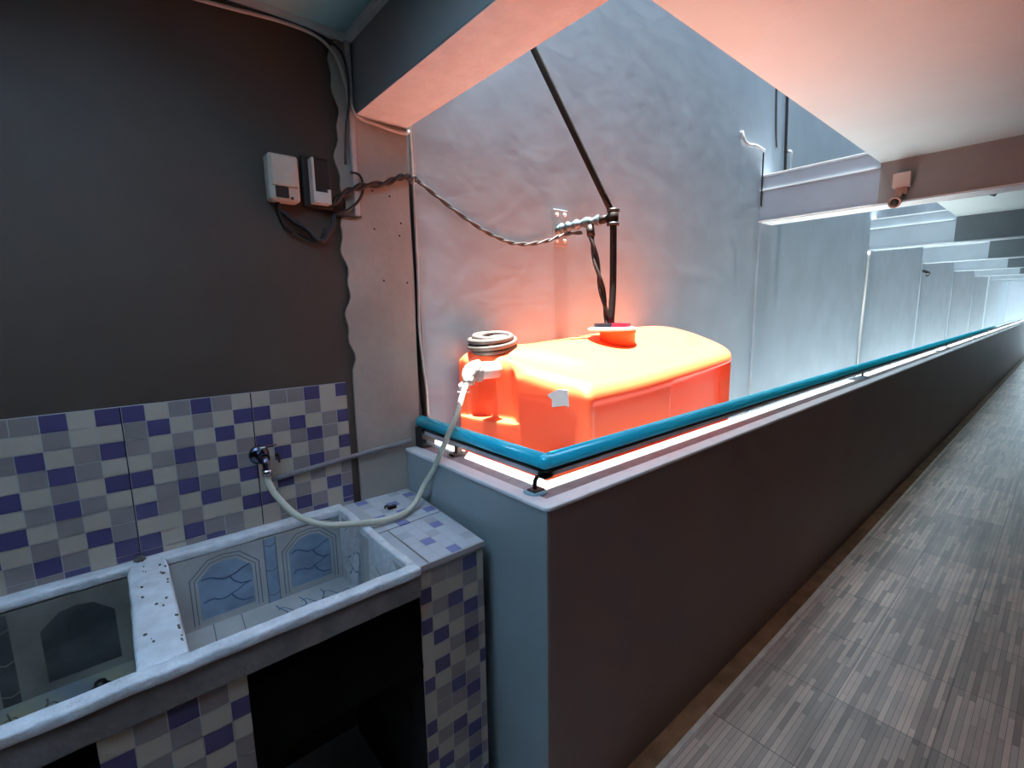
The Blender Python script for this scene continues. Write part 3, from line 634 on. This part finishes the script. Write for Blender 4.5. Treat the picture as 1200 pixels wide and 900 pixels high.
# ------------------------------------------------------------------ electricity boxes
me_ = thing('electric_meter', 'beige electricity meter box on the dark wall', 'meter', (0.463, 1.662, 1.945))
mb = MB(); mb.box(0.418, 0.506, 1.605, 1.663, 1.948, 2.085, 'meter_case', 0.010); obj('case', mb, me_)
mb = MB(); mb.box(0.424, 0.500, 1.598, 1.607, 1.990, 2.078, 'meter_case', 0.003); obj('cover', mb, me_)
mb = MB(); mb.box(0.433, 0.470, 1.5995, 1.6065, 1.956, 1.988, 'meter_dark', 0.002); obj('meter_window', mb, me_)
mb = MB(); mb.lathe((0.48, 1.606, 1.958), [(0.005, 0), (0.004, 0.004)], 'iron', 10, (0, -1, 0)); obj('seal_screw', mb, me_)
bk = thing('breaker_box', 'dark open breaker box with a cream edge right of the beige meter', 'box', (0.58, 1.662, 1.955))
mb = MB(); mb.box(0.526, 0.618, 1.640, 1.663, 1.945, 2.105, 'meter_dark', 0.006); obj('back_board', mb, bk)
mb = MB(); mb.box(0.552, 0.602, 1.612, 1.642, 1.985, 2.09, 'meter_dark', 0.004); obj('breaker', mb, bk)
mb = MB(); mb.box(0.546, 0.5535, 1.606, 1.642, 1.955, 2.092, 'breaker_white', 0.001); mb.box(0.552, 0.602, 1.606, 1.642, 1.955, 1.990, 'breaker_white', 0.002); mb.box(0.592, 0.602, 1.606, 1.640, 1.988, 2.0, 'breaker_white', 0.001); obj('cover_edge', mb, bk)
cable('supply_cable', [(0.445, 1.64, 1.95), (0.447, 1.640, 1.915), (0.46, 1.642, 1.88), (0.485, 1.645, 1.862)], 0.007, 'black_rubber', 'short black cable stub hanging below the beige meter')
cable('supply_cable', [(0.455, 1.645, 1.925), (0.49, 1.640, 1.895), (0.525, 1.636, 1.872), (0.55, 1.636, 1.845), (0.575, 1.640, 1.842), (0.595, 1.645, 1.868), (0.615, 1.65, 1.895), (0.622, 1.65, 1.94)], 0.008, 'black_rubber', 'black cable looping under the meter up to the open breaker box')
cable('supply_cable', [(0.50, 1.645, 1.86), (0.525, 1.642, 1.845), (0.55, 1.642, 1.836), (0.57, 1.643, 1.85), (0.585, 1.646, 1.885)], 0.0045, 'black_rubber', 'thinnest black cable at the bottom of the loop under the meter')

# ------------------------------------------------------------------ fittings further along
jb = thing('security_camera', 'small security camera under a pale junction box on the far beam', 'camera', (3.98, 0.80, 2.24))
mb = MB(); mb.box(3.945, 4.001, 0.758, 0.850, 2.342, 2.432, 'cctv_box', 0.006); obj('junction_box', mb, jb)
mb = MB(); mb.tube([(3.975, 0.80, 2.345), (3.965, 0.805, 2.30), (3.95, 0.815, 2.275)], 0.014, 'cctv_body', 12); mb.box(3.96, 4.001, 0.775, 0.835, 2.30, 2.345, 'cctv_body', 0.006); obj('bracket', mb, jb)
mb = MB(); d_ = Vector((-0.93, -0.10, -0.33)); mb.lathe((3.985, 0.828, 2.272), [(0.030, 0), (0.034, 0.01), (0.034, 0.085), (0.028, 0.085), (0.026, 0.078)], 'cctv_body', 24, d_); cb = obj('camera_body', mb, jb)
mb = MB(); mb.lathe(Vector((3.985, 0.828, 2.272)) + d_.normalized() * 0.0785, [(0.022, 0), (0.018, 0.003), (0.008, 0.005)], 'meter_dark', 20, d_); obj('lens', mb, cb)
cable('pipe_stub', [(3.615, 1.68, 2.845), (3.625, 1.668, 2.79), (3.68, 1.66, 2.765), (3.80, 1.66, 2.78), (3.955, 1.664, 2.778)], 0.012, 'coil_pale', 'bent white pipe stub on the well wall above the first far beam', 'pipe', 10)
cable('drop_cable', [(3.96, 1.668, 2.77), (3.975, 1.672, 2.62), (3.985, 1.675, 2.45), (3.985, 1.672, 2.38)], 0.006, 'cable_brown', 'thin dark cable dropping from the white pipe stub')
cable('wall_conduit', [(4.34, 1.68, 3.6), (4.40, 1.68, 2.95), (4.43, 1.68, 2.66)], 0.010, 'cable_brown', 'dark conduit on the well wall just above the far beam', 'conduit', 8)
cable('wall_conduit', [(4.16, 1.685, 3.3), (4.20, 1.685, 3.0), (4.235, 1.685, 2.86)], 0.008, 'cable_grey', 'faint grey conduit left of the dark one on the well wall', 'conduit', 8)
cable('pipe_clip', [(4.44, 1.675, 2.865), (4.47, 1.66, 2.85), (4.475, 1.66, 2.66)], 0.011, 'coil_pale', 'short white pipe beside the dark conduit above the far beam', 'pipe', 8)
cable('drain_pipe', [(7.05, 1.675, 2.24), (7.04, 1.675, 1.8), (7.0, 1.675, 1.2), (7.0, 1.675, 0.0)], 0.014, 'coil_pale', 'thin white drain pipe running down the far well wall', 'pipe', 10)
cable('wall_hook', [(10.14, 1.672, 2.14), (10.15, 1.63, 2.12), (10.2, 1.60, 2.10), (10.1, 1.60, 2.06)], 0.022, 'iron', 'small dark hook on the well wall under the third beam', 'hook', 8)
mb = MB(); mb.tube([(5.4, 0.55, 2.526), (5.4, 0.55, 2.47), (5.42, 0.50, 2.44)], 0.014, 'iron', 8); mb.lathe((5.4, 0.55, 2.505), [(0.03, 0), (0.03, 0.02)], 'iron', 12)
tag(obj('ceiling_hook', mb), 'small dark hook hanging from the corridor ceiling beyond the security camera', 'hook')
